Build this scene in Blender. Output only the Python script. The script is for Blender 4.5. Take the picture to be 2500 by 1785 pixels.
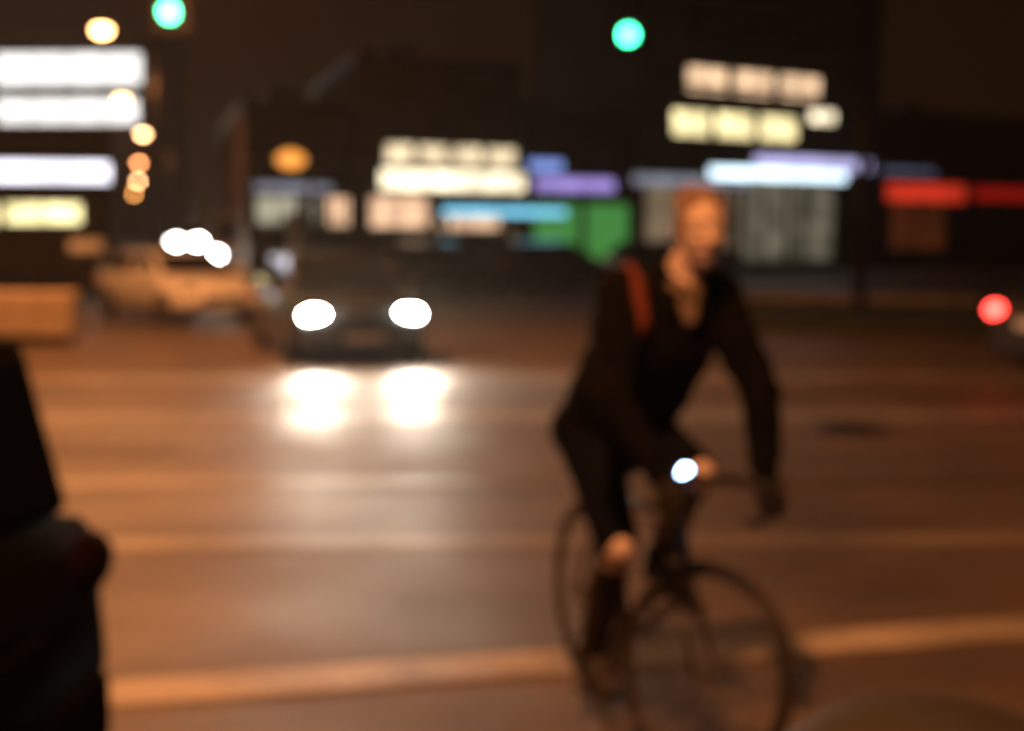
import bpy, bmesh, math, random
from mathutils import Vector, Matrix, noise
R = math.radians
random.seed(4)
S = bpy.context.scene
for o in list(bpy.data.objects): bpy.data.objects.remove(o)

# ------------------------------------------------------------ camera, sky, exposure
CAMH, F, HOR = 1.70, 1422.0, 232.0
PITCH = math.atan((365.5 - HOR) / F)
cd = bpy.data.cameras.new("camera"); cam = bpy.data.objects.new("camera", cd)
S.collection.objects.link(cam); S.camera = cam
cam.location = (0, 0, CAMH); cam.rotation_euler = (math.pi / 2 - PITCH, 0, 0)
cd.sensor_width = 36; cd.lens = F / 1024 * 36; cd.clip_start = .05; cd.clip_end = 3000
cd.dof.use_dof = True; cd.dof.focus_distance = .62; cd.dof.aperture_fstop = 5.4   # focused far too close
cd.dof.aperture_blades = 0
W = bpy.data.worlds.new("World"); S.world = W; W.use_nodes = True
wn = W.node_tree; bg = wn.nodes["Background"]
tc = wn.nodes.new("ShaderNodeTexCoord"); sp = wn.nodes.new("ShaderNodeSeparateXYZ")
rp = wn.nodes.new("ShaderNodeValToRGB")
wn.links.new(tc.outputs["Generated"], sp.inputs[0]); wn.links.new(sp.outputs["Z"], rp.inputs[0])
rp.color_ramp.elements[0].color = (.013, .0048, .0016, 1)
rp.color_ramp.elements[1].position = .6; rp.color_ramp.elements[1].color = (.006, .0026, .0012, 1)
wn.links.new(rp.outputs[0], bg.inputs[0]); bg.inputs[1].default_value = 1.0
S.view_settings.view_transform = 'Standard'; S.view_settings.look = 'None'
S.view_settings.exposure = 0.0; S.view_settings.gamma = 1
S.render.engine = 'CYCLES'
S.cycles.use_denoising = True; S.cycles.max_bounces = 6; S.cycles.sample_clamp_indirect = 6
S.cycles.use_adaptive_sampling = False

# ------------------------------------------------------------ helpers
def lin(r, g, b): return tuple(((c / 255) / 12.92 if c <= 10 else ((c / 255 + .055) / 1.055) ** 2.4) for c in (r, g, b))
def ray(px, py):
    d = Vector(((px - 512) / F, 1.0, -(py - 365.5) / F))
    c, s = math.cos(PITCH), math.sin(PITCH)
    return Vector((d.x, d.y * c + d.z * s, -d.y * s + d.z * c))
def at(px, py, Y):
    d = ray(px, py); k = Y / d.y
    return Vector((d.x * k, Y, CAMH + d.z * k))

def mat(name, col, rough=.7, metal=0, var=.15, scale=6, bump=0, bscale=60, coat=0, emit=None, spec=.5, alpha=1, rvar=0):
    m = bpy.data.materials.new(name); m.use_nodes = True
    nt = m.node_tree; b = nt.nodes["Principled BSDF"]
    b.inputs["Roughness"].default_value = rough; b.inputs["Metallic"].default_value = metal
    b.inputs["Specular IOR Level"].default_value = spec; b.inputs["Coat Weight"].default_value = coat
    co = nt.nodes.new("ShaderNodeTexCoord")
    if var:
        n = nt.nodes.new("ShaderNodeTexNoise"); n.inputs["Scale"].default_value = scale; n.inputs["Detail"].default_value = 6
        nt.links.new(co.outputs["Object"], n.inputs["Vector"])
        r = nt.nodes.new("ShaderNodeValToRGB")
        r.color_ramp.elements[0].position = .3; r.color_ramp.elements[1].position = .7
        r.color_ramp.elements[0].color = tuple(c * (1 - var) for c in col) + (1,)
        r.color_ramp.elements[1].color = tuple(min(1, c * (1 + var)) for c in col) + (1,)
        nt.links.new(n.outputs[0], r.inputs[0]); nt.links.new(r.outputs[0], b.inputs["Base Color"])
        if rvar:
            mr = nt.nodes.new("ShaderNodeMapRange"); mr.inputs[1].default_value = .35; mr.inputs[2].default_value = .65
            mr.inputs[3].default_value = rough - rvar; mr.inputs[4].default_value = rough + rvar
            n3 = nt.nodes.new("ShaderNodeTexNoise"); n3.inputs["Scale"].default_value = scale * .4; n3.inputs["Detail"].default_value = 5
            nt.links.new(co.outputs["Object"], n3.inputs["Vector"])
            nt.links.new(n3.outputs[0], mr.inputs[0]); nt.links.new(mr.outputs[0], b.inputs["Roughness"])
    else:
        b.inputs["Base Color"].default_value = tuple(col) + (1,)
    if bump:
        n2 = nt.nodes.new("ShaderNodeTexNoise"); n2.inputs["Scale"].default_value = bscale; n2.inputs["Detail"].default_value = 4
        bp = nt.nodes.new("ShaderNodeBump"); bp.inputs["Strength"].default_value = bump; bp.inputs["Distance"].default_value = .02
        nt.links.new(co.outputs["Object"], n2.inputs["Vector"]); nt.links.new(n2.outputs[0], bp.inputs["Height"])
        nt.links.new(bp.outputs[0], b.inputs["Normal"])
    if emit:
        b.inputs["Emission Color"].default_value = tuple(emit[:3]) + (1,); b.inputs["Emission Strength"].default_value = emit[3]
    return m
def glow(name, rgb, k, var=.0, scale=3):
    """something that gives off light: rgb is linear, k its strength"""
    m = mat(name, (.6, .6, .6), .4, var=0, emit=(*rgb, k))
    if var:
        nt = m.node_tree; b = nt.nodes["Principled BSDF"]
        co = nt.nodes.new("ShaderNodeTexCoord"); n = nt.nodes.new("ShaderNodeTexNoise"); n.inputs["Scale"].default_value = scale
        mr = nt.nodes.new("ShaderNodeMapRange"); mr.inputs[1].default_value = .3; mr.inputs[2].default_value = .7
        mr.inputs[3].default_value = k * (1 - var); mr.inputs[4].default_value = k * (1 + var)
        nt.links.new(co.outputs["Object"], n.inputs["Vector"]); nt.links.new(n.outputs[0], mr.inputs[0])
        nt.links.new(mr.outputs[0], b.inputs["Emission Strength"])
    return m

class MB:
    def __init__(s): s.bm = bmesh.new()
    def box(s, x0, x1, y0, y1, z0, z1):
        v = [s.bm.verts.new(p) for p in ((x0,y0,z0),(x1,y0,z0),(x1,y1,z0),(x0,y1,z0),(x0,y0,z1),(x1,y0,z1),(x1,y1,z1),(x0,y1,z1))]
        for f in ((0,3,2,1),(4,5,6,7),(0,1,5,4),(1,2,6,5),(2,3,7,6),(3,0,4,7)): s.bm.faces.new([v[i] for i in f])
        return s
    def tube(s, pts, rad, n=12, cap=True, closed=False):
        pts = [Vector(p) for p in pts]; N = len(pts)
        if not hasattr(rad, '__len__'): rad = [rad] * N
        rings = []; prev = None
        for i, p in enumerate(pts):
            a = pts[(i-1) % N] if (i > 0 or closed) else p; b = pts[(i+1) % N] if (i < N-1 or closed) else p
            t = (b - a).normalized()
            if prev is None:
                u = t.orthogonal().normalized()
            else:
                u = (prev - t * prev.dot(t)).normalized()
            prev = u; w = t.cross(u)
            rings.append([s.bm.verts.new(p + (u * math.cos(2*math.pi*k/n) + w * math.sin(2*math.pi*k/n)) * rad[i]) for k in range(n)])
        for i in range(N if closed else N-1):
            A, B = rings[i], rings[(i+1) % N]
            off = 0
            if closed and i == N-1:
                off = min(range(n), key=lambda o: sum((A[k].co - B[(k+o) % n].co).length for k in range(n)))
            for k in range(n): s.bm.faces.new((A[k], A[(k+1)%n], B[(k+1+off)%n], B[(k+off)%n]))
        if cap and not closed: s.bm.faces.new(rings[0][::-1]); s.bm.faces.new(rings[-1])
        return s
    def ball(s, c, r, sc=(1,1,1), rot=None, sub=2):
        M = Matrix.Translation(Vector(c)) @ (rot.to_4x4() if rot else Matrix()) @ Matrix.Diagonal((r*sc[0], r*sc[1], r*sc[2], 1))
        bmesh.ops.create_icosphere(s.bm, subdivisions=sub, radius=1, matrix=M); return s
    def disc(s, c, axis, r, th, n=24):
        a = Vector(axis).normalized(); c = Vector(c)
        return s.tube([c - a*th/2, c - a*th*.3, c + a*th*.3, c + a*th/2], [r*.92, r, r, r*.92], n)
    def lathe(s, c, prof, n=28):
        rings = [[s.bm.verts.new((c[0]+r*math.cos(2*math.pi*k/n), c[1]+r*math.sin(2*math.pi*k/n), c[2]+z)) for k in range(n)] for r, z in prof]
        for A, B in zip(rings, rings[1:]):
            for k in range(n): s.bm.faces.new((A[k], A[(k+1)%n], B[(k+1)%n], B[k]))
        s.bm.faces.new(rings[0][::-1]); s.bm.faces.new(rings[-1]); return s
    def poly(s, pts): s.bm.faces.new([s.bm.verts.new(p) for p in pts]); return s
    def torus(s, c, axis, R_, r, n=48, m=10):
        a = Vector(axis).normalized(); u = a.orthogonal().normalized(); w = a.cross(u); c = Vector(c)
        rings = []
        for i in range(n):
            t = 2*math.pi*i/n; d = u*math.cos(t)+w*math.sin(t)
            rings.append([s.bm.verts.new(c + d*(R_ + r*math.cos(2*math.pi*k/m)) + a*(r*math.sin(2*math.pi*k/m))) for k in range(m)])
        for i in range(n):
            A, B = rings[i], rings[(i+1)%n]
            for k in range(m): s.bm.faces.new((A[k], B[k], B[(k+1)%m], A[(k+1)%m]))
        return s
    def xf(s, M): s.bm.transform(M); return s
    def build(s, name, m, parent=None, smooth=False, bevel=0):
        bmesh.ops.recalc_face_normals(s.bm, faces=s.bm.faces)
        me = bpy.data.meshes.new(name); s.bm.to_mesh(me); s.bm.free()
        if smooth:
            for p in me.polygons: p.use_smooth = True
        o = bpy.data.objects.new(name, me); S.collection.objects.link(o)
        me.materials.append(m)
        if parent: o.parent = parent
        if bevel:
            b = o.modifiers.new("b", 'BEVEL'); b.width = bevel; b.segments = 2; b.limit_method = 'ANGLE'
        return o
def tag(o, label=None, cat=None, group=None, kind=None):
    if label: o["label"] = label
    if cat: o["category"] = cat
    if group: o["group"] = group
    if kind: o["kind"] = kind
    return o
def empty(name, loc, rz, label, cat, group=None):
    o = bpy.data.objects.new(name, None); S.collection.objects.link(o)
    o.location = loc; o.rotation_euler = (0, 0, rz); o.empty_display_size = .2
    return tag(o, label, cat, group)
def light(name, parent, loc, kind, power, col, rot=(0,0,0), size=1.0, radius=.12, blend=.5):
    l = bpy.data.lights.new(name, kind); l.energy = power; l.color = col; l.shadow_soft_size = radius
    if kind == 'SPOT': l.spot_size = size; l.spot_blend = blend
    o = bpy.data.objects.new(name, l); S.collection.objects.link(o); o.location = loc; o.rotation_euler = rot
    o.parent = parent; return o

# ------------------------------------------------------------ materials
SOD = (1.0, .34, .095)
M = dict(
    asphalt=mat("asphalt", (.080, .058, .043), .60, var=.35, scale=.9, bump=.9, bscale=22, rvar=.10),
    pave=mat("paving", (.19, .17, .15), .7, var=.25, scale=2, bump=.3, bscale=20),
    kerb=mat("kerb_stone", (.30, .27, .22), .7, var=.2, scale=3, bump=.2),
    shade_grass=mat("shade_verge_grass", (.022, .028, .010), .9, var=.4, scale=5, bump=1, bscale=30),
    paint=mat("road_paint", (.30, .27, .235), .55, var=.45, scale=2.2, bump=.3, bscale=40),
    worn=mat("worn_road_paint", (.17, .15, .125), .5, var=.5, scale=1.2, bump=.4, bscale=40),
    steel=mat("galvanised_steel", (.32, .32, .31), .45, metal=.6, var=.1),
    black=mat("black_plastic", (.012, .012, .013), .45, var=.2),
    dark=mat("dark_metal", (.03, .03, .032), .4, metal=.3, var=.2),
    rubber=mat("rubber", (.014, .014, .014), .8, var=.2, bump=.2),
    alloy=mat("alloy", (.45, .45, .46), .3, metal=.9, var=.05),
    glass=mat("dark_glass", (.012, .014, .016), .06, var=0, coat=.5),
    chrome=mat("polished_trim", (.6, .6, .6), .15, metal=1, var=0),
    lens=mat("clear_lens", (.5, .5, .5), .1, var=0, coat=1),
    redlens=mat("red_lens", (.25, .01, .01), .2, var=0, coat=1),
    plate=mat("number_plate", (.6, .6, .55), .5, var=.05),
    concrete=mat("concrete", (.42, .34, .25), .8, var=.2, scale=3, bump=.3),
)

# ------------------------------------------------------------ ground
def sheet(name, pts, z, m, sub=1):
    b = MB(); b.poly([(x, y, z) for x, y in pts]); o = b.build(name, m); return tag(o, kind="structure")
sheet("road", [(-400, -30), (400, -30), (400, 600), (-400, 600)], 0, M["asphalt"])
# painted lines that cross the junction in front of the camera
def line(name, ax, ay, bx, by, w, z=.004, m="paint"):
    a, b = Vector((ax, ay)), Vector((bx, by)); d = (b - a).normalized(); n = Vector((-d.y, d.x)) * w / 2
    return sheet(name, [tuple(a+n), tuple(b+n), tuple(b-n), tuple(a-n)], z, M[m])
def gnd(px, py):
    d = ray(px, py); k = CAMH / -d.z; return (d.x * k, d.y * k)
A = gnd(0, 702); B = gnd(1100, 622)
line("stop_line", *A, *B, .30)
for k, (y, w) in enumerate(((7.7, .26), (9.6, .30), (13.0, .8), (16.4, .9))):
    line("crosswalk_line", -y * .36, y - .05, 14, y + .35, w, m="worn")

rp_ = random.Random(3)
patchm = mat("asphalt_repair", (.066, .048, .037), .66, var=.3, scale=2, bump=.8, bscale=30)
for (x, y, w_, l_, a_) in ((-2.6, 7.0, 1.1, 1.0, .2), (-4.0, 11.2, 2.6, .8, -.1), (2.2, 9.9, 3.0, .9, .15), (.3, 14.8, 2.2, 1.1, .4), (3.5, 6.8, 1.6, .7, -.2), (5.5, 15.0, 3.2, 1.2, .1), (-7.5, 15.5, 3, 1.2, .3)):
    P_ = []
    for cx_, cy_ in ((-1, -1), (0, -1.06), (1, -1), (1.05, 0), (1, 1), (0, .95), (-1, 1), (-.96, 0)):
        vx, vy = cx_*w_/2+rp_.uniform(-.06, .06), cy_*l_/2+rp_.uniform(-.05, .05)
        P_.append((x+vx*math.cos(a_)-vy*math.sin(a_), y+vx*math.sin(a_)+vy*math.cos(a_)))
    sheet("road_patch", P_, .008, patchm)
for x, y in ((2.9, 12.2),):
    mh = MB().lathe((0, 0, 0), [(.34, 0), (.34, .010), (.30, .011), (.29, .006), (.02, .006)], 32)
    for k in range(-4, 5): mh.box(-.26*math.cos(k*.3), .26*math.cos(k*.3), k*.06-.01, k*.06+.01, .006, .012)
    o_ = mh.build("manhole_cover", M["dark"]); o_.location = (x, y, .002)
    tag(o_, "round iron manhole cover in the road " + ("in front of the headlight reflections" if x < 0 else "right of the cyclist's jacket"), "manhole cover")

# facades face the camera from across the junction, receding a little to the right
class Wall:
    def __init__(s, x, y, ang):
        s.o = Vector((x, y, 0)); s.a = ang; s.u = Vector((math.cos(ang), math.sin(ang), 0)); s.n = Vector((-math.sin(ang), math.cos(ang), 0))
    def tz(s, px, py):
        d = ray(px, py); c = Vector((0, 0, CAMH)); k = (s.o - c).dot(s.n) / d.dot(s.n)
        p = c + d * k; return (p - s.o).dot(s.u), p.z
    def w(s, t, y, z=0): return s.o + s.u * t + s.n * y + Vector((0, 0, z))
FR = Wall(-7.5, 45, math.atan2(.582, .813))
GL = Wall(-11, 40, R(14.8))

# pavement + kerb of the far side (real 0.13 m step)
def slab(name, poly, z0, z1, m):
    b = MB(); v0 = [b.bm.verts.new((x, y, z0)) for x, y in poly]; v1 = [b.bm.verts.new((x, y, z1)) for x, y in poly]
    n = len(poly); b.bm.faces.new(v1); b.bm.faces.new(v0[::-1])
    for i in range(n): b.bm.faces.new((v0[i], v0[(i+1)%n], v1[(i+1)%n], v1[i]))
    return tag(b.build(name, m), kind="structure")
q = [FR.w(-6, -5), FR.w(75, -5), FR.w(75, .2), FR.w(-6, .2)]
slab("pavement", [(p.x, p.y) for p in q], -.1, .13, M["pave"])
q = [FR.w(-6.2, -5.22), FR.w(75, -5.22), FR.w(75, -5.01), FR.w(-6.2, -5.01)]
slab("kerb", [(p.x, p.y) for p in q], -.1, .135, M["kerb"])
slab("pavement", [(-45, 24), (-10.2, 24), (-13.5, 40.2), (-45, 40.2)], -.1, .13, M["pave"])
slab("pavement", [(-17.2, 40.5), (-14.2, 44), (-62, 232), (-66, 232)], -.1, .13, M["pave"])
# dark island added on the right, standing for the unlit stretch of road
a, b_ = Vector((3.4, 34.5)), Vector((24, 23))
slab("shade_verge", [(3.0, 33), (3.2, 25.0), (20, 17.6), (40, 12), (40, 20), (9.5, 30.2)], -.1, .16, M["shade_grass"])
slab("kerb", [(3.1, 33.3), (9.6, 30.45), (40, 20.3), (40, 20.7), (9.7, 30.9), (3.2, 34.0)], -.1, .34, M["kerb"])

# ------------------------------------------------------------ buildings
WALLS = {}
def wallmat(n, c, **k):
    if n not in WALLS: WALLS[n] = mat(n, c, .85, var=.18, scale=1.2, bump=.3, bscale=12, **k)
    return WALLS[n]
def building(wl, t0, t1, h, depth, m, label, name="shop_building", roof=None, shear=0):
    root = empty(name, wl.w(t0, 0), wl.a, label, "building")
    w = t1 - t0 - .05
    SH = Matrix(((1, shear, 0, 0), (0, 1, 0, 0), (0, 0, 1, 0), (0, 0, 0, 1)))      # party walls run parallel to the avenue
    MB().box(0, w, 0, depth, 0, h).xf(SH).build("wall", m, root)
    rf = MB().box(-.12, w - .0, -.18, depth, h, h + .35).xf(SH).build("parapet", roof or M["dark"], root, bevel=.03)
    MB().box(0, w, -.05, -.003, .13, .55).build("plinth", M["dark"], root)
    fl = 3.9
    while fl < h - 1.5:                                             # string courses between the storeys
        MB().box(0, w, -.10, -.003, fl-.09, fl+.09).build("string_course", M["kerb"], root, bevel=.02); fl += 3.4
    n_ = max(2, int(w/4.5))
    for k in range(n_+1):
        x = .02 + (w-.34)*k/n_; MB().box(x, x+.3, -.08 if k else -.075, -.003, .56, 3.78).build("pilaster", m, root, bevel=.02)
    MB().box(w*.3, w*.3+1.4, depth*.4, depth*.4+1.1, h+.35, h+1.3).box(w*.3+.15, w*.3+1.25, depth*.4-.05, depth*.4-.002, h+.5, h+1.15).xf(SH).build("roof_unit", M["steel"], root, bevel=.03)
    # downpipe
    MB().tube([(w - .25, -.09, .15), (w - .25, -.09, h - .1)], .05, 8).build("downpipe", M["dark"], root)
    root["w"] = w; return root
def window(root, x0, x1, z0, z1, pane, mull=2, fm=None, sill=True):
    fm = fm or M["dark"]; e = .07
    f = MB().box(x0, x1, -.06, -.004, z0, z0+e).box(x0, x1, -.06, -.004, z1-e, z1)
    f.box(x0, x0+e, -.058, -.004, z0+e, z1-e).box(x1-e, x1, -.058, -.004, z0+e, z1-e)
    for k in range(1, mull):
        x = x0 + (x1-x0)*k/mull; f.box(x-.03, x+.03, -.055, -.004, z0+e, z1-e)
    w = f.build("window", fm, root)
    MB().box(x0+e*.5, x1-e*.5, -.03, -.008, z0+e*.5, z1-e*.5).build("pane", pane, w)
    if sill: MB().box(x0-.08, x1+.08, -.14, -.062, z0-.1, z0-.003).build("sill", M["kerb"], w)
    return w
def door(root, x0, x1, h, pane):
    d = MB().box(x0, x1, -.05, -.004, .13, h).build("door", M["dark"], root, bevel=.01)
    MB().box(x0+.12, x1-.12, -.06, -.051, .9, h-.15).build("pane", pane, d)
    MB().tube([(x1-.1, -.1, .95), (x1-.1, -.1, 1.3)], .015, 8).build("handle", M["alloy"], d)
def sign(wl, px0, px1, py, hpx, m, label, cat="shop sign", name="shop_sign", off=.12, rail=True, housing=None, seg=0):
    t0, z0 = wl.tz(px0, py); t1, z1 = wl.tz(px1, py); tm, z = wl.tz((px0+px1)/2, py)
    _, zt = wl.tz((px0+px1)/2, py - hpx/2); _, zb = wl.tz((px0+px1)/2, py + hpx/2)
    root = empty(name, wl.w(t0, -off, zb), wl.a, label, cat)
    w, h = t1-t0, zt-zb
    MB().box(0, w, -.08, off-.0-.065 if off > .07 else .0, 0, h).build("housing", housing or M["black"], root, bevel=.02)
    b = MB()
    if seg:
        g = .1; ww = (w-.12-g*(seg-1))/seg
        for k in range(seg): x = .06+k*(ww+g); b.box(x, x+ww, -.1, -.083, .05, h-.05)
    else: b.box(.06, w-.06, -.1, -.083, .05, h-.05)
    b.build("panel", m, root, bevel=.008)
    if rail: MB().box(-.05, w+.05, -.16, -.103, h-.03, h+.03).build("hood", M["dark"], root)
    return root

cream = glow("cream_light", (1, .80, .50), 1.35, .5, 1.6)
creamhi = glow("bright_cream_light", (1, .86, .58), 2.2, .45, 1.3)
peach = glow("peach_light", (1, .62, .38), 1.1, .6, 1.4)
peachw = glow("peach_window_light", (1, .66, .40), 1.5, .45, 1.5)
yellow = glow("pale_yellow_light", (1, .88, .42), 2.2, .4, 1.5)
greyl = glow("grey_blue_light", (.25, .27, .34), .9, .3, 1)
dim = glow("dim_window_light", (.55, .30, .12), .10, .5, 1)
darkp = M["glass"]
T = lambda px: FR.tz(px, 232)[0]

# a: low shop beside the avenue
t0, t1 = T(246), T(358)
ba = building(FR, t0, t1, 5.4, 12, wallmat("dark_brown_render", (.09, .065, .05)), "low brown shop with a long dim cream window under a grey-blue fascia, beside the avenue", shear=.38)
wz = FR.tz(280, 211)[1]
window(ba, .3, 2.5, wz-.45, wz+.5, glow("greenish_window_light", (.52, .50, .36), .75, .35, 1), 3)
window(ba, 2.8, ba["w"]-.2, wz-.5, wz+.5, peach, 3)
door(ba, 1.3, 2.2, 2.3, dim)
sign(FR, 250, 330, 188, 11, greyl, "thin grey-blue fascia sign on the low brown shop beside the avenue")
# b: two-storey shop with cream signs
t0b, t1b = T(360), T(524)
bb = building(FR, t0b, t1b, 7.2, 12, wallmat("warm_render", (.16, .12, .09)), "two-storey shop with a peach-lit shopfront and rows of cream light above it", shear=.38)
def px_x(px, tb): return T(px) - tb
zc = FR.tz(450, 157)[1]
for k in range(4):
    x0 = px_x(384 + k*34, t0b); x1 = px_x(384 + k*34 + 30, t0b)
    window(bb, x0, x1, zc-.42, zc+.42, cream, 2, sill=False)
zc = FR.tz(440, 218)[1]
window(bb, .3, px_x(428, t0b), zc-.35, zc+.75, peach, 2)
window(bb, px_x(436, t0b), px_x(500, t0b), zc-.45, zc+.25, peach, 2)
door(bb, px_x(505, t0b), px_x(521, t0b), 2.2, dim)
sign(FR, 376, 522, 181, 21, creamhi, "long bright cream fascia sign above the peach-lit shopfront", seg=0)
cy = sign(FR, 434, 560, 212, 10, glow("cyan_tube_light", (.22, .72, 1.0), 1.5, .15, 1), "narrow cyan light bar across the shopfront left of the green shutters", cat="light bar", name="light_bar", off=.35)
# c: green shop
t0c, t1c = T(526), T(636)
bc = building(FR, t0c, t1c, 5.6, 12, wallmat("dark_red_render", (.08, .04, .03)), "low shop with green roller shutters left of the cyclist's head", shear=.38)
zt = FR.tz(585, 204)[1]; zb = FR.tz(585, 260)[1]
gm = mat("green_shutter_glow", (.05, .30, .05), .5, var=.15, emit=(.10, .42, .09, .55))  # glow added to the shutter colour, as if light fell on it
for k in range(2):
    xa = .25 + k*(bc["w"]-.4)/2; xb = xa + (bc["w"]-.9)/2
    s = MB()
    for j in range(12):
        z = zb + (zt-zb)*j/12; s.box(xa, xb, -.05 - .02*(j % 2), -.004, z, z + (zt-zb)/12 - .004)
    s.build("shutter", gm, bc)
sign(FR, 524, 560, 166, 13, glow("blue_sign_light", (.28, .42, 1), 1.0, .2, 1), "small blue lit sign right of the cream-lit windows, above the violet one")
sign(FR, 530, 612, 185, 15, glow("violet_sign_light", (.48, .36, .95), .85, .3, 1), "violet lit fascia sign above the green shutters")
# d/e: tall building
t0d, t1d = T(638), T(878)
bd = building(FR, t0d, t1d, 17, 14, wallmat("pale_stone", (.20, .19, .16)), "tall stone building with three upper rows of glowing windows, behind the cyclist", name="office_building", shear=.38)
def upper(px0, px1, py, hp, m, n):
    z = FR.tz((px0+px1)/2, py)[1]; h = FR.tz((px0+px1)/2, py-hp/2)[1]-z
    for k in range(n):
        a_ = px0+(px1-px0)*k/n; b_ = px0+(px1-px0)*(k+.88)/n
        window(bd, px_x(a_, t0d), px_x(b_, t0d), z-h, z+h, m, 2, sill=True)
upper(684, 822, 84, 26, peachw, 3)
upper(670, 800, 126, 27, glow("yellow_window_light", (1, .84, .42), 1.7, .45, 1.4), 3)
upper(806, 836, 117, 15, creamhi, 1)
upper(684, 834, 30, 26, M["glass"], 3)
sign(FR, 628, 746, 181, 12, greyl, "dim grey-blue fascia sign above the cyclist's head")
sign(FR, 750, 868, 164, 14, glow("pale_violet_light", (.62, .58, 1.0), 1.2, .2, 1), "pale violet sign just above the blue-white one on the tall building", off=.1)
sign(FR, 700, 838, 175, 13, glow("blue_white_light", (.66, .86, 1.0), 2.6, .2, 1), "brightest blue-white fascia sign of the tall stone building", off=.4)
zb = FR.tz(785, 262)[1]
window(bd, px_x(640, t0d), px_x(735, t0d), 1.0, 3.6, glow("grey_window", (.50, .36, .22), .34, .5, .6), 3)
lg = glow("grey_wall_glow", (.34, .31, .22), .34, .6, .9)  # glowing panes added in place of the lit grey wall
window(bd, px_x(740, t0d), px_x(786, t0d), .5, 4.0, lg, 2)
window(bd, px_x(788, t0d), px_x(833, t0d), .5, 4.0, lg, 2)
door(bd, px_x(846, t0d), px_x(866, t0d), 2.4, darkp)
# f: low building with the red fascia
t0f, t1f = T(880), T(1120)
bf = building(FR, t0f, t1f, 6.6, 12, wallmat("dark_red_brick", (.12, .03, .018)), "low dark red brick shop under a red fascia, at the right edge", shear=.38)
rz = FR.tz(960, 230)[1]
window(bf, .6, 4.4, .9, 3.4, glow("red_brown_window", (.30, .06, .015), .16, .5, .6), 3)
window(bf, 6.5, 11, .9, 3.4, darkp, 3)
door(bf, 4.9, 6.0, 2.4, darkp)
sign(FR, 882, 962, 193, 19, glow("red_sign_light", (1, .05, .02), .62, .3, 1), "bright red fascia sign at the left end of the brick shop")
sign(FR, 968, 1090, 195, 14, glow("deep_red_light", (1, .015, .008), .22, .3, 1), "deep red fascia sign running out of the right edge")
sign(FR, 876, 932, 172, 8, glow("faint_blue_light", (.2, .22, .36), .35, .3, 1), "faint blue sign strip above the bright red fascia", off=.1)

# g: shops on the left
TG = lambda px: GL.tz(px, 232)[0]
t0g, t1g = TG(-260), TG(116)
bg_ = building(GL, t0g, t1g, 4.3, 10, wallmat("olive_render", (.10, .09, .05)), "single-storey shop at the left edge with a white fascia and a pale yellow window")
zg = GL.tz(40, 213)[1]
window(bg_, TG(-70)-t0g, TG(0)-t0g, zg-.4, zg+.36, yellow, 2)
window(bg_, TG(4)-t0g, TG(84)-t0g, zg-.34, zg+.32, yellow, 2)
window(bg_, TG(66)-t0g, TG(112)-t0g, GL.tz(90, 254)[1], GL.tz(90, 237)[1], glow("orange_low_light", (.9, .32, .10), .42, .3, 1), 1)
sign(GL, -60, 112, 172, 23, glow("cool_white_sign_light", (.90, .88, 1.0), 2.4, .2, .8), "broad cool white fascia sign at the left edge, above the pale yellow window")
# h: office block at the end of the avenue
HB = Wall(-96, 240, R(-3))
TH = lambda px: HB.tz(px, 232)[0]
t0h, t1h = TH(-120), TH(158)
bh = building(HB, t0h, t1h, 46, 20, wallmat("office_render", (.06, .045, .035)), "distant dark office block at upper left with two brilliant white floors", name="office_building")
def hrow(px0, px1, py, hp, m, n):
    z = HB.tz(50, py)[1]; h = HB.tz(50, py-hp/2)[1]-z
    for k in range(n):
        a_ = px0+(px1-px0)*k/n; b_ = px0+(px1-px0)*(k+.97)/n
        window(bh, TH(a_)-t0h, TH(b_)-t0h, z-h, z+h, m, 2, sill=False)
wh = glow("brilliant_white_light", (1, .98, .94), 2.0, .15, .1)
hrow(2, 146, 69, 31, wh, 4)
hrow(2, 142, 111, 25, wh, 4)
hrow(2, 120, 146, 8, glow("bluish_dim_light", (.10, .12, .18), .5, .4, .1), 4)

# ------------------------------------------------------------ street lamps
def lamp(px, py, d, col, k, label, power=0, size=.42, arm=1.6, group="street lamps in a row along the avenue", direct=None):
    p = direct or at(px, py, d)
    root = empty("street_lamp", (p.x + arm, p.y, .13), 0, label, "street lamp", group)
    z = p.z - .13; a = -arm
    MB().box(-.16, .16, -.16, .16, -.12, .05).build("base_plate", M["steel"], root, bevel=.02)
    MB().tube([(0, 0, .05), (0, 0, z*.5), (0, 0, z-.4)], [.10, .08, .06], 12).build("pole", M["dark"], root, True)
    MB().tube([(0, 0, z-.4), (a*.12, 0, z-.05), (a*.4, 0, z+.14), (a*.85, 0, z+.16)], [.058, .05, .045, .04], 10).build("arm", M["dark"], root, True)
    hd = MB().ball((a, 0, z+.13), .5, (.9, .36, .22), sub=3).build("lamp_head", M["steel"], root, True)
    MB().ball((a, 0, z), size*.62, (1, .8, .62), sub=3).build("lens", glow("lamp_glow", col, k), hd, True)
    if power:
        light("lamp_light", root, (a, 0, z - .45), 'SPOT', power, SOD, size=R(165), radius=.2, blend=.6)
    return root
lamp(102, 30, 44.5, (1, .50, .17), 30, "highest and nearest white-hot sodium lamp left of the green signal", 900)
lamp(122, 100, 66, (1, .50, .17), 30, "white-hot sodium lamp between the two white office floors", 1200)
lamp(143, 134, 85, (1, .56, .25), 26, "pale peach street lamp just below the white office floors", 600)
lamp(139, 163, 113, (1, .36, .13), 26, "orange street lamp right of the cool white fascia")
lamp(138, 181, 140, (1, .50, .22), 42, "peach street lamp, fifth down the row of the avenue")
lamp(134, 194, 176, (1, .40, .10), 34, "dim orange street lamp low in the row over the avenue")
lamp(130, 207, 250, (1, .54, .26), 55, "smallest tan street lamp at the far end of the avenue")
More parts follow.
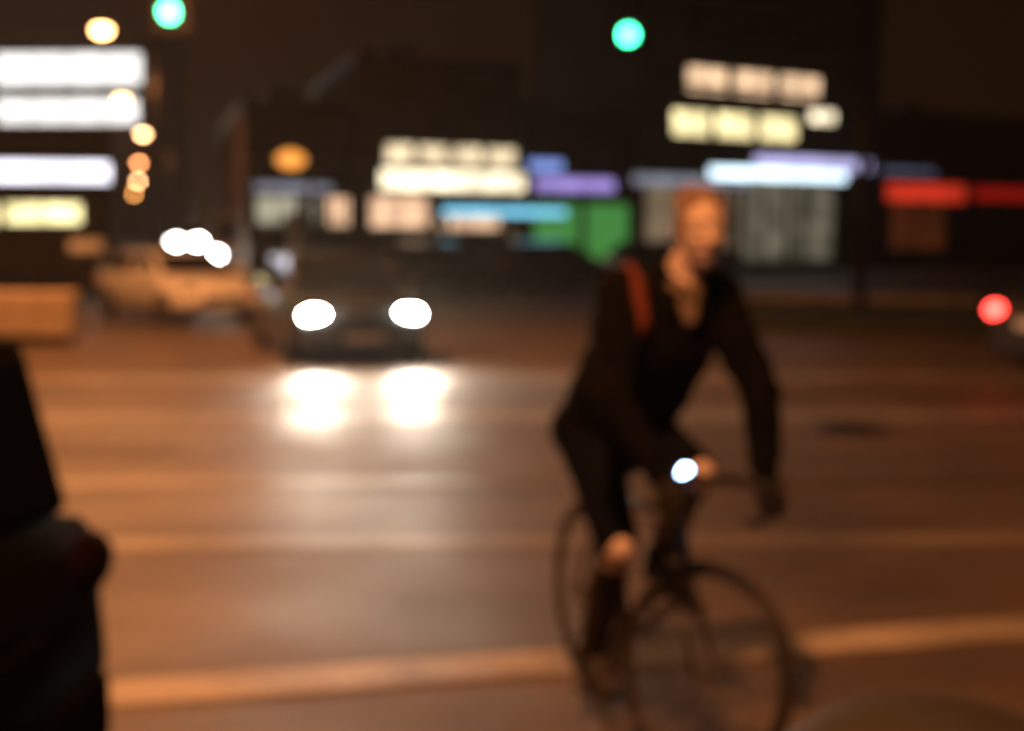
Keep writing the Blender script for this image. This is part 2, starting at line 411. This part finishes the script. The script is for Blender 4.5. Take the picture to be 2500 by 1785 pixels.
lamp(291, 159, 38, (1, .36, .06), 1.6, "low dim amber post lamp in front of the low brown shop", 0, group=None, arm=.5, size=.62)
for d, w in ((19, 6300), (0, 4300)):
    lamp(0, 0, 0, (1, .52, .18), 30, "tall sodium street lamp beside the junction", w, arm=-2.2, direct=Vector((-.265*d - 1.0, d, 8.5)))

# ------------------------------------------------------------ traffic signals on mast arms
def signal(px, py, d, side, label):
    p = at(px, py, d); px_ = p.x + side
    root = empty("traffic_signal", (px_, d, 0), 0, label, "traffic light", "green traffic signals hung over the junction")
    x = p.x - px_; top = p.z + 1.0
    MB().lathe((0, 0, .0), [(.22, 0), (.22, .08), (.14, .14), (.13, .3)]).build("base", M["dark"], root, True)
    MB().tube([(0, 0, .2), (0, 0, top - .25)], [.12, .09], 12).build("pole", M["dark"], root, True)
    MB().tube([(0, 0, top-.3), (x*.2, 0, top-.06), (x*.6, 0, top+.04), (x*1.08, 0, top+.05)], [.08, .07, .055, .045], 10).build("mast_arm", M["dark"], root, True)
    h = MB().box(x-.19, x+.19, -.02, .2, p.z-.22, p.z+.92).build("housing", M["black"], root, bevel=.04)
    MB().box(x-.31, x+.31, .05, .065, p.z-.32, p.z+1.0).build("backboard", M["black"], root, bevel=.01)
    MB().box(x-.04, x+.04, .2, .26, p.z+.3, top+.0).build("bracket", M["dark"], root)
    for j, (nm, m) in enumerate((("green", glow("green_signal_light", (.05, 1.0, .40), 20)), ("amber", mat("amber_lens", (.10, .05, .005), .3, var=0)), ("red", mat("red_signal_lens", (.08, .004, .004), .3, var=0)))):
        z = p.z + .36*j
        MB().disc((x, -.035, z), (0, 1, 0), .15, .03).build("lens", m, h, True)
        v = MB()
        n = 14
        pts = []
        for k in range(n+1):
            a = math.pi*(-.12 + 1.24*k/n)
            pts.append((x+.165*math.cos(a), z+.165*math.sin(a)))
        for (xa, za), (xb, zb_) in zip(pts, pts[1:]):
            v.poly([(xa, -.02, za), (xb, -.02, zb_), (xb, -.20, zb_), (xa, -.20, za)])
        vo = v.build("visor", M["black"], h, True)
        so = vo.modifiers.new("s", 'SOLIDIFY'); so.thickness = .006
    return root
signal(170, 12, 25.5, -5.2, "green signal lamp at the top left, cut by the frame, beside the highest street lamp")
signal(628, 35, 28, 4.6, "green signal lamp hanging alone at the top centre right")

# ------------------------------------------------------------ cars
def car(loc, yaw, paint, label, group=None, lights=None, tails=None, L=4.25, Wd=1.76, H=1.44, hatch=True, beam=0, lampr=.10, plate=None, back=.62, glass=None):
    """x forward. lights = emission material of the headlights, tails of the tail lights"""
    root = empty("car", loc, yaw, label, "car", group)
    hw = Wd/2; f, r = L*.5, -L*.5
    st = [(r, .42, .70, .80), (r+.06, .30, .93, .93), (r+.5, .20, .96, 1.0), (-.6, .19, .95, 1.0), (.5, .19, .94, 1.0), (1.15, .20, .90, .99), (f-.45, .22, .80, .95), (f-.12, .28, .70, .87), (f, .38, .58, .74)]
    b = MB(); rings = []
    for x, z0, z1, w in st:
        w *= hw; zm = (z0+z1)*.5
        ring = [(-w*.86, z0), (-w*.98, z0+.10), (-w, zm), (-w*.97, z1-.06), (-w*.86, z1), (0, z1+.03), (w*.86, z1), (w*.97, z1-.06), (w, zm), (w*.98, z0+.10), (w*.86, z0), (0, z0-.01)]
        rings.append([b.bm.verts.new((x, y, z)) for y, z in ring])
    for A_, B_ in zip(rings, rings[1:]):
        for k in range(12): b.bm.faces.new((A_[k], A_[(k+1)%12], B_[(k+1)%12], B_[k]))
    b.bm.faces.new(rings[0][::-1]); b.bm.faces.new(rings[-1])
    b.build("body", paint, root, True)
    # greenhouse: pillars and roof in paint, glass panels a little proud
    xr0, xr1, xf1, xf0 = (r+.12, r+back, .35, 1.12) if hatch else (r+.55, r+1.15, .30, 1.10)
    wb, wt = hw*.90, hw*.70
    c = MB(); P = [(xr0, wb, .93), (xr1, wt, H-.05), (xf1, wt, H-.04), (xf0, wb, .90)]
    Lv = [c.bm.verts.new((x, y, z)) for x, y, z in P]; Rv = [c.bm.verts.new((x, -y, z)) for x, y, z in P]
    m1 = c.bm.verts.new((xr1+.1, 0, H)); m2 = c.bm.verts.new((xf1-.1, 0, H))
    c.bm.faces.new(Lv); c.bm.faces.new(Rv[::-1])
    c.bm.faces.new((Lv[0], Lv[1], m1, Rv[1], Rv[0])); c.bm.faces.new((Lv[3], Rv[3], Rv[2], m2, Lv[2]))
    c.bm.faces.new((Lv[1], Lv[2], m2, m1)); c.bm.faces.new((Rv[1], m1, m2, Rv[2])); c.bm.faces.new((Lv[0], Rv[0], Rv[3], Lv[3]))
    c.build("roof", paint, root, bevel=.03)
    def quad(name, pts, off):
        pts = [Vector(p) for p in pts]; n = (pts[1]-pts[0]).cross(pts[2]-pts[0]).normalized()
        if n.dot(Vector(off)) < 0: n = -n
        cen = sum(pts, Vector())/len(pts)
        q_ = MB(); q_.poly([cen+(p-cen)*.90+n*.012 for p in pts]); o = q_.build(name, glass or M["glass"], root)
        s_ = o.modifiers.new("s", 'SOLIDIFY'); s_.thickness = .008; s_.offset = 0
    quad("windscreen", [(xf0, wb, .91), (xf0, -wb, .91), (xf1, -wt, H-.05), (xf1, wt, H-.05)], (1, 0, 1))
    quad("rear_window", [(xr0, wb, .95), (xr0, -wb, .95), (xr1, -wt, H-.06), (xr1, wt, H-.06)], (-1, 0, 1))
    for s_ in (1, -1):
        e = lambda x, t: (x, s_*(wb+(wt-wb)*t), .93+(H-.05-.93)*t)
        quad("side_window", [e(xr0+.1, .06), e(-.35, .06), e(-.35, .93), e(xr1+.02, .93)], (0, s_, 0))
        quad("side_window", [e(-.25, .06), e(xf0-.12, .06), e(xf1, .93), e(-.25, .93)], (0, s_, 0))
        mi = MB().ball((.88, s_*(hw+.09), .98), .11, (.6, 1, .7)); mi.build("mirror", paint, root, True)
        for hx in (-.45, .45): MB().box(hx-.1, hx+.1, min(s_*(hw+.002), s_*(hw+.03)), max(s_*(hw+.002), s_*(hw+.03)), .79, .82).build("door_handle", paint, root, bevel=.008)
        for wx in (f-.82, r+.78):
            w_ = MB().torus((wx, s_*(hw-.06), .32), (0, 1, 0), .235, .088, 32, 10).build("wheel", M["rubber"], root, True)
            rm = MB().disc((wx, s_*(hw-.05), .32), (0, 1, 0), .065, .13, 16)
            for k in range(5):
                a = 2*math.pi*k/5; rm.tube([(wx, s_*(hw-.01), .32), (wx+.2*math.cos(a), s_*(hw-.01), .32+.2*math.sin(a))], [.04, .03], 6)
            rm.torus((wx, s_*(hw-.03), .32), (0, 1, 0), .20, .02, 24, 6)
            rm.build("rim", M["alloy"], w_, True)
        hl = MB().ball((f-.16, s_*hw*.70, .66), lampr*1.1, (.9, 1.75, .8), sub=3).build("headlight", M["lens"], root, True)
        MB().ball((f-.115, s_*hw*.70, .66), lampr, (1, 1.55, .8), sub=3).build("bulb", lights or M["chrome"], hl, True)
        if beam: light("headlight_beam", root, (f+.05, s_*hw*.70, .66), 'SPOT', beam, (1, .86, .66), (R(86.5), 0, R(-90)), R(80), .08, .9)
        MB().ball((r+.06, s_*hw*.78, .80), .15, (.45, 1.25, .6), sub=3).build("tail_light", tails or M["redlens"], root, True)
    MB().box(f-.03, f+.015, -hw*.45, hw*.45, .42, .56).build("grille", M["black"], root, bevel=.01)
    MB().box(f-.02, f+.03, -.26, .26, .33, .41).build("number_plate", M["plate"], root)
    MB().box(r-.03, r+.04, -hw*.75, hw*.75, .34, .52).build("rear_bumper", paint, root, bevel=.02)
    MB().box(r-.02, r+.01, -.26, .26, .62, .73).build("number_plate", plate or M["plate"], root)
    return root
def paint(n, c, rough=.32): return mat(n, c, rough, metal=.0, var=.05, coat=.7)
HL = glow("headlight_light", (1, .90, .74), 400)
HLf = glow("far_headlight_light", (1, .95, .88), 70)
TL = glow("tail_light_light", (1, .03, .02), 6)

def place(px, d, yaw_deg, **k):
    p = at(px, 300, d); return (p.x, d, 0), R(yaw_deg)
# car with the blazing headlights in the middle: its front faces the junction
yaw = math.atan2(-.95, .31)
fx, fy = at(362, 312, 18.0).x, 18.0
car((fx - .31*2.0, fy + .95*2.0, 0), yaw, paint("dark_blue_paint", (.03, .04, .05)), "dark car with two blazing white headlights shining across the junction", lights=HL, beam=420)
car((at(170, 300, 27).x, 27.5, 0), math.atan2(-.80, .60), paint("white_paint", (.70, .70, .70)), "white car with its lights off, behind and left of the car with blazing headlights", H=1.36)
big = car((at(224, 300, 46).x-.3, 49, 0), math.atan2(-.98, .20), paint("silver_paint", (.3, .3, .3)), "car with bright headlights on the avenue, over the white car's roof", "cars coming down the avenue with headlights on", lights=HLf, H=1.6, lampr=.15, beam=350)
big.scale = (1.0, .85, 1.42)
big = car((at(180, 300, 108).x, 110, 0), math.atan2(-.96, .27), paint("grey_paint", (.15, .15, .16)), "farthest car with bright headlights, left of the nearer one on the avenue", "cars coming down the avenue with headlights on", lights=HLf, H=1.6, lampr=.3)
big.scale = (1.3, 1.3, 1.45)
car((at(262, 300, 56).x, 58, 0), math.atan2(.96, -.27), paint("maroon_paint", (.10, .02, .02)), "distant car driving away with red tail lights lit, right of the avenue's headlights", tails=glow("far_tail_light", (1, .04, .03), 5), H=1.55)
# right edge: a car leaving the picture, its lit tail light just inside
car((at(1030, 300, 16).x + 1.95, 16.4, 0), R(18), mat("black_paint", (.010, .010, .011), .6, var=.1, spec=.3), "black car leaving the picture at the right edge with a lit red tail light", tails=glow("near_tail_light", (1, .035, .03), 16))
# left foreground: the back of a parked car, its shade put into blackened materials
car((-1.16 - 2.12, 3.25, 0), R(176), mat("shaded_black_paint", (.0015, .0012, .001), .9, var=.1, spec=.04), "black hatchback in the left foreground, its back end a dark silhouette", H=1.46, back=.16, glass=mat("shaded_glass", (.001, .001, .001), .6, var=0, spec=.05), plate=mat("shaded_plate", (.002, .002, .002), .8, var=0, spec=.05), tails=mat("shaded_tail_lens", (.006, .0008, .0006), .9, var=0, spec=.05))
bpy.context.view_layer.update()
# parked along the frontage
for px, off, c, lb in ((330, -6.6, (.05, .045, .04), "brown-black parked car under the peach-lit shopfront's left end"), (432, -6.6, (.025, .03, .03), "dark parked car at the kerb behind the blazing headlights"), (545, -6.6, (.05, .02, .015), "dark maroon parked car below the green shutters")):
    p = FR.w(T(px), off); car((p.x, p.y, 0), FR.a, paint("parked_paint", c), lb, "dark cars parked along the frontage")

# ------------------------------------------------------------ smaller street things
# tan concrete barrier block at the left edge
p0, p1 = at(-60, 300, 21.4), at(70, 300, 21.4)
root = empty("concrete_block", ((p0.x+p1.x)/2, 21.4, 0), 0, "tan concrete barrier block at the left edge behind the black hatchback", "barrier")
w = (p1.x-p0.x)/2
MB().box(-w, w, 0, .5, .12, .80).build("block", M["concrete"], root, bevel=.04)
MB().box(-w+.1, w-.1, .05, .45, 0, .12).build("foot", M["dark"], root)
# domed litter bin at the bottom right
pb = at(930, 705, 1.9)
root = empty("litter_bin", (pb.x, 1.9, 0), 0, "dark domed litter bin top poking into the bottom right corner", "litter bin")
H_ = pb.z
MB().lathe((0, 0, 0), [(.2, 0), (.22, .03), (.24, .4), (.25, H_-.35)]).build("body", M["black"], root, True)
MB().lathe((0, 0, H_-.35), [(.26, 0), (.27, .05), (.262, .18), (.22, .26), (.14, .325), (.05, .35), (.01, .352)]).build("lid", M["rubber"], root, True)
MB().box(-.12, .12, -.275, -.262, H_-.28, H_-.16).build("opening", M["rubber"], root)
# low hoarding rail on the island
# ------------------------------------------------------------ bicycle
BX, BY = .41, 4.89
BYAW = math.atan2(-.954, .30)
bike = empty("bicycle", (BX, BY, 0), BYAW, "road bicycle with a blue-white front light, ridden towards the camera across the junction", "bicycle")
frame_p = paint("frame_paint", (.03, .03, .035), .3)
def wheel(c, M_=None):
    c = Vector(c)
    t = MB().torus(c, (0, 1, 0), .325, .016, 56, 8)
    if M_: t.xf(M_)
    t = t.build("wheel", M["rubber"], bike, True)
    r_ = MB().torus(c, (0, 1, 0), .302, .011, 56, 6)
    if M_: r_.xf(M_)
    r_.build("rim", M["dark"], t, True)
    s = MB().tube([c+Vector((0, -.04, 0)), c+Vector((0, .04, 0))], .022, 12)
    for k in range(24):
        a = 2*math.pi*k/24; y = .03*(1 if k % 2 else -1)
        s.tube([c+Vector((.02*math.cos(a+.6), y, .02*math.sin(a+.6))), c+Vector((.3*math.cos(a), 0, .3*math.sin(a)))], .0016, 4)
    if M_: s.xf(M_)
    s.build("spokes", M["alloy"], t)
sa, sb_ = Vector((.40, 0, .86)), Vector((.52, 0, .52))
STEER = Matrix.Translation(sa) @ Matrix.Rotation(R(27), 4, (sa-sb_).normalized()) @ Matrix.Translation(-sa)
wheel((-.42, 0, .34)); wheel((.60, 0, .34), STEER)
bb_ = Vector((0, 0, .27)); st_ = Vector((-.17, 0, .78)); ra = Vector((-.42, 0, .34))
fm = MB().tube([bb_, st_], .017, 12).tube([st_+Vector((.01, 0, -.03)), sa+Vector((.02, 0, -.06))], .016, 12).tube([bb_, sb_+Vector((-.01, 0, .05))], .02, 12).tube([sa+Vector((.01, 0, -.04)), sb_], .021, 12)
for s_ in (1, -1):
    fm.tube([bb_+Vector((0, s_*.02, 0)), ra+Vector((.1, s_*.05, 0)), ra+Vector((0, s_*.06, 0))], .009, 8)
    fm.tube([st_+Vector((0, s_*.015, -.04)), ra+Vector((0, s_*.06, 0))], .008, 8)
fm.build("frame", frame_p, bike, True)
fk = MB()
for s_ in (1, -1): fk.tube([sb_+Vector((0, s_*.03, 0)), (.55, s_*.05, .45), (.60, s_*.052, .34)], [.014, .012, .009], 8)
fk.tube([sb_+Vector((0, -.04, .0)), sb_+Vector((0, .04, 0))], .02, 10)
fk.xf(STEER).build("fork", frame_p, bike, True)
sm = MB().tube([sa, sa+Vector((-.02, 0, .05))], .018, 12).tube([sa+Vector((-.02, 0, .05)), (.49, 0, .93)], .016, 12)
sm.xf(STEER).build("stem", M["dark"], bike, True)
hb = MB()
for s_ in (1, -1):
    hb.tube([(.49, 0, .93), (.495, s_*.12, .93), (.50, s_*.20, .93), (.54, s_*.225, .932), (.585, s_*.228, .92), (.605, s_*.23, .88), (.60, s_*.232, .835), (.565, s_*.235, .80), (.51, s_*.238, .795)], .014, 10)
    hb.tube([(.585, s_*.228, .925), (.62, s_*.228, .94), (.645, s_*.228, .965)], [.016, .016, .012], 8)
hb.xf(STEER).build("handlebar", M["black"], bike, True)
MB().tube([(st_.x, 0, st_.z), (-.20, 0, .90)], .013, 10).build("seat_post", M["dark"], bike, True)
MB().ball((-.21, 0, .925), .135, (1, .5, .2), sub=3).ball((-.08, 0, .925), .07, (1.2, .35, .3), sub=3).build("saddle", M["black"], bike, True)
cr = MB().disc((0, -.05, .27), (0, 1, 0), .095, .006, 32)
cr.build("chainring", M["alloy"], bike, True)
# right pedal low and a little back, left pedal high and forward
ca = R(-100); pr = Vector((.17*math.cos(ca), -.08, .27+.17*math.sin(ca))); pl = Vector((-.17*math.cos(ca), .08, .27-.17*math.sin(ca)))
MB().tube([(0, -.08, .27), pr], .012, 8).build("crank", M["alloy"], bike, True)
MB().tube([(0, .08, .27), pl], .012, 8).build("crank", M["alloy"], bike, True)
for p_, s_ in ((pr, -1), (pl, 1)):
    MB().box(p_.x-.045, p_.x+.045, p_.y+min(0, s_*.1), p_.y+max(0, s_*.1), p_.z-.01, p_.z+.012).build("pedal", M["black"], bike, bevel=.004)
MB().tube([(.0, -.05, .365), (-.42, -.05, .375)], .004, 6).tube([(.0, -.05, .175), (-.42, -.05, .305)], .004, 6).build("chain", M["dark"], bike)
fl = MB().tube([(.50, -.195, .950), (.575, -.195, .950)], .024, 14).xf(STEER).build("front_light", M["black"], bike, True)
MB().ball((.58, -.195, .950), .024, (.5, 1, 1), sub=3).xf(STEER).build("bulb", glow("blue_white_led", (.34, .56, 1.0), 40), fl, True)
MB().tube([(-.2, 0, .80), (-.24, 0, .80)], .02, 10).build("rear_reflector", M["redlens"], bike, True)

# ------------------------------------------------------------ the rider
person = empty("person", (BX, BY, 0), BYAW, "cyclist in a black jacket, dark shorts and bare knees leaning over the handlebars", "person")
person.location.z = 0
class Fig(MB):
    def cap(s, a, b, ra, rb, n=18):
        a, b = Vector(a), Vector(b); k = 6
        s.tube([a+(b-a)*i/k for i in range(k+1)], [ra+(rb-ra)*i/k for i in range(k+1)], n); s.ball(a, ra, sub=3); s.ball(b, rb, sub=3); return s
def fused(fig, name, m, vox, parent, rep=4, wr=0):
    o = fig.build(name+"_raw", m)
    r_ = o.modifiers.new("r", 'REMESH'); r_.mode = 'VOXEL'; r_.voxel_size = vox; r_.use_smooth_shade = True
    s_ = o.modifiers.new("s", 'SMOOTH'); s_.iterations = rep; s_.factor = .5
    bpy.context.view_layer.update()
    dg = bpy.context.evaluated_depsgraph_get(); me = bpy.data.meshes.new_from_object(o.evaluated_get(dg))
    me.name = name
    if wr:
        for v in me.vertices:
            p = v.co; v.co = p + v.normal * wr * (noise.noise(Vector((p.x*14, p.y*14, p.z*22))) + .5*noise.noise(p*38))
    bpy.data.objects.remove(o)
    n = bpy.data.objects.new(name, me); S.collection.objects.link(n)
    for p in me.polygons: p.use_smooth = True
    me.materials.clear(); me.materials.append(m)
    n.parent = parent; return n
skin = mat("skin", (.62, .50, .50), .5, var=.08, scale=12); skin.node_tree.nodes["Principled BSDF"].inputs["Subsurface Weight"].default_value = .08
hipL, hipR = Vector((-.17, .10, 1.0)), Vector((-.17, -.10, 1.0))
kneeL, kneeR = Vector((.27, .13, .90)), Vector((.22, -.13, .66))
ankL, ankR = Vector((.02, .11, .56)), Vector((-.07, -.11, .20))
chest = Vector((.08, .05, 1.33)); neck = Vector((.18, .09, 1.54)); pelv = Vector((-.16, 0, 1.04))
shL, shR = Vector((.13, .26, 1.475)), Vector((.17, -.10, 1.49))
def sp_(p): return STEER @ Vector(p)
handL, handR = sp_((.595, .233, .86)), sp_((.595, -.233, .86))
elL = Vector((.33, .33, 1.17)); elR = Vector((.40, -.23, 1.17))
wrL = handL + Vector((-.055, .012, .06)); wrR = handR + Vector((-.055, -.012, .06))
HC = Vector((.255, .135, 1.705))     # head centre
face = Vector((1, -.05, -.10)).normalized()
HR = Matrix.Rotation(R(-4), 3, 'Z') @ Matrix.Rotation(R(6), 3, 'Y')
def h(x, y, z): return HC + HR @ Vector((x, y, z))
b = Fig()
b.ball(h(-.005, 0, .03), .1, (.98, .77, .92), HR, 3).ball(h(.02, 0, -.035), .078, (.95, .82, 1.05), HR, 3)
b.ball(h(.045, 0, -.085), .04, (1, 1.0, .75), HR, 3)                       # chin
b.cap(h(.088, 0, .015), h(.112, 0, -.022), .010, .016)                      # nose
for s_ in (1, -1):
    b.ball(h(-.005, s_*.078, -.005), .03, (.6, .35, 1.05), HR, 2)           # ears
    b.ball(h(.07, s_*.032, -.02), .026, (.8, 1, .8), HR, 2)                 # cheeks
    b.cap(h(.083, s_*.012, .034), h(.070, s_*.05, .036), .009, .008)        # brows
b.cap(h(.085, -.018, -.056), h(.085, .018, -.056), .010, .010)              # lips
b.cap(neck-Vector((.02, .01, .03)), h(-.01, 0, -.05), .062, .055)
b.cap(pelv, chest, .13, .14).cap(chest, neck-Vector((0, 0, .05)), .14, .09).cap(chest+Vector((.0, .03, .08)), shL, .10, .055).cap(chest+Vector((0, -.03, .08)), shR, .10, .055)
for sh, el, wr, hd in ((shL, elL, wrL, handL), (shR, elR, wrR, handR)):
    b.cap(sh, el, .052, .04).cap(el, wr, .042, .027)
for hp, kn, an in ((hipL, kneeL, ankL), (hipR, kneeR, ankR)):
    b.cap(hp, kn, .088, .058).cap(kn, kn.lerp(an, .35)+Vector((-.03, 0, 0)), .055, .055).cap(kn.lerp(an, .35)+Vector((-.03, 0, 0)), an, .052, .035)
    b.ball(kn+Vector((.012, 0, .0)), .056, sub=3).cap(an, an+Vector((.12, 0, -.055)), .030, .024)
G = .005; glovem = mat("black_glove", (.012, .011, .011), .9, var=.2, spec=.2)
# hands: palm and five bent fingers wrapped round the bar drops
for s_, hd, wr in ((1, handL, wrL), (-1, handR, wrR)):
    ax = (sp_((.602, s_*.232, .80)) - sp_((.602, s_*.232, .92))).normalized()      # along the bar, downwards
    out = ((STEER.to_3x3() @ Vector((0, s_, 0)))).normalized(); fwd = (STEER.to_3x3() @ Vector((1, 0, 0))).normalized()
    c0 = sp_((.60, s_*.232, .868))
    palm = c0 - fwd*.028 + out*.022
    gl = Fig()
    b.cap(wr, palm, .026, .028); b.ball(palm, .04, (.62, .72, 1.0), sub=3)
    gl.cap(wr+(wr-palm)*.35, palm, .039, .036); gl.ball(palm, .047, (.66, .76, 1.0), sub=3)
    for k in range(4):
        o_ = ax*(-.032+.0215*k); ln = (1, 1.08, 1.0, .84)[k]
        p1 = c0+o_+out*.030-fwd*.004; p2 = c0+o_+out*.018+fwd*.030*ln; p3 = c0+o_-out*.012*ln+fwd*.031; p4 = c0+o_-out*.028*ln+fwd*.006
        gl.cap(p1-fwd*.02, p1, .0105+G, .0100+G, 10).cap(p1, p2, .0100+G, .0092+G, 10).cap(p2, p3, .0092+G, .0085+G, 10).cap(p3, p4, .0085+G, .0076+G, 10)
        b.cap(p1-fwd*.02, p1, .0105, .0100, 10).cap(p1, p2, .0100, .0092, 10).cap(p2, p3, .0092, .0085, 10).cap(p3, p4, .0085, .0072, 10)
    q0 = palm-ax*.02-out*.018; q1 = c0-ax*.045-out*.028-fwd*.006; q2 = c0-ax*.03-out*.032+fwd*.020
    gl.cap(q0, q1, .0125+G, .0110+G, 10).cap(q1, q2, .0110+G, .0092+G, 10)
    b.cap(q0, q1, .0125, .0110, 10).cap(q1, q2, .0110, .0090, 10)
    fused(gl, "glove", glovem, .0055, person, 2)
body = fused(b, "body", skin, .0065, person, 3)
# face details
for s_ in (1, -1):
    e = MB().ball(h(.078, s_*.033, .014), .0125, sub=3).build("eye", mat("eye_white", (.7, .68, .64), .2, var=0), person, True)
    MB().ball(h(.0885, s_*.033, .014), .0055, (.5, 1, 1), HR, 2).build("iris", mat("iris", (.05, .03, .02), .2, var=0), e, True)
hairm = mat("blond_hair", (.22, .15, .12), .5, var=.4, scale=40, bump=.6, bscale=90)
hf = Fig().ball(h(-.022, 0, .055), .098, (.98, .84, .86), HR, 3).ball(h(-.055, 0, .0), .085, (.72, .92, 1.1), HR, 3)
rr = random.Random(8)
for k in range(60):
    a_ = rr.uniform(-2.6, 2.6) + math.pi; el_ = rr.uniform(.1, 1.3)
    d_ = Vector((math.cos(a_)*math.cos(el_), math.sin(a_)*math.cos(el_), math.sin(el_)))
    p_ = Vector((-.022+.098*d_.x, .082*d_.y, .05+.088*d_.z))
    if p_.x > .045 and p_.z < .1: continue
    q_ = p_ + Vector((-.015, 0, .0)) + d_*.012 + Vector((rr.uniform(-.01, .01), rr.uniform(-.01, .01), rr.uniform(-.012, .008)))
    hf.cap(h(*p_), h(*q_), .013, .005, 8)
for s_ in (1, -1): hf.cap(h(.02, s_*.078, .05), h(.012, s_*.08, .0), .012, .008)
fused(hf, "hair", hairm, .006, person, 2)
jack = mat("black_jacket", (.0035, .003, .003), .95, spec=.06, var=.3, scale=10, bump=.3, bscale=120)
j = Fig()
j.cap(pelv+Vector((-.01, 0, -.03)), chest, .195, .205).cap(chest, neck-Vector((.02, .01, .10)), .205, .135)
j.cap(pelv+Vector((-.03, .06, -.05)), pelv+Vector((-.03, -.06, -.05)), .15, .15)
j.cap(chest+Vector((.0, .06, .05)), shL, .165, .095).cap(chest+Vector((0, -.06, .05)), shR, .165, .095)
j.cap(neck-Vector((.03, .015, .06)), neck+Vector((-.028, -.008, -.005)), .10, .082)
for sh, el, wr in ((shL, elL, wrL), (shR, elR, wrR)):
    j.cap(sh, el, .086, .066).cap(el, el.lerp(wr, .95), .068, .048)
fused(j, "jacket", jack, .010, person, 4, .008)
# open collar with a paler shirt, and the red-orange strap of a bag on one shoulder
sh_ = Fig().cap(neck+Vector((.050, .03, -.03)), neck+Vector((.112, .0, -.13)), .040, .022).cap(neck+Vector((.055, -.03, -.03)), neck+Vector((.112, -.004, -.13)), .040, .022)
fused(sh_, "shirt", mat("pale_shirt", (.13, .10, .085), .8, var=.1), .008, person, 3)
stp = Fig()
prev = None
pts_ = [shR+Vector((-.12, .05, -.02)), shR+Vector((-.02, .03, .085)), shR+Vector((.075, .02, .04)), shR+Vector((.12, .02, -.08)), shR+Vector((.08, -.02, -.22))]
for a_, c_ in zip(pts_, pts_[1:]): stp.cap(a_, c_, .026, .026)
fused(stp, "shoulder_strap", mat("red_orange_strap", (.13, .020, .006), .8, var=.15), .008, person, 3)
sho = Fig()
for hp, kn in ((hipL, kneeL), (hipR, kneeR)):
    sho.cap(hp, hp.lerp(kn, .95), .115, .076)
sho.cap(hipL, hipR, .13, .13)
fused(sho, "shorts", mat("navy_shorts", (.0035, .004, .008), .95, spec=.06, var=.2), .010, person, 4, .006)
sockm = mat("dark_sock", (.035, .022, .018), .95, var=.2, spec=.15)
for kn, an in ((kneeL, ankL), (kneeR, ankR)):
    mid = kn.lerp(an, .35)+Vector((-.03, 0, 0))
    so_ = Fig().cap(kn.lerp(mid, .45), mid, .062, .059).cap(mid, an, .059, .050)
    fused(so_, "long_sock", sockm, .008, person, 3)
for an in (ankL, ankR):
    f_ = Fig().cap(an+Vector((-.035, 0, -.045)), an+Vector((.15, 0, -.07)), .052, .046).cap(an+Vector((-.02, 0, .01)), an+Vector((.08, 0, -.045)), .052, .046)
    s0 = fused(f_, "shoe", mat("dark_shoe", (.02, .018, .018), .6, var=.2), .008, person, 3)

# ------------------------------------------------------------ night air
hz = MB().box(-170, 120, -25, 300, -1.2, 75)
hm = bpy.data.materials.new("night_haze"); hm.use_nodes = True; nt = hm.node_tree; nt.nodes.clear()
ov = nt.nodes.new("ShaderNodeOutputMaterial"); pv = nt.nodes.new("ShaderNodeVolumePrincipled")
pv.inputs["Density"].default_value = .0007; pv.inputs["Color"].default_value = (.92, .88, .82, 1); pv.inputs["Anisotropy"].default_value = .6
nt.links.new(pv.outputs[0], ov.inputs["Volume"])
tag(hz.build("haze", hm), kind="stuff")
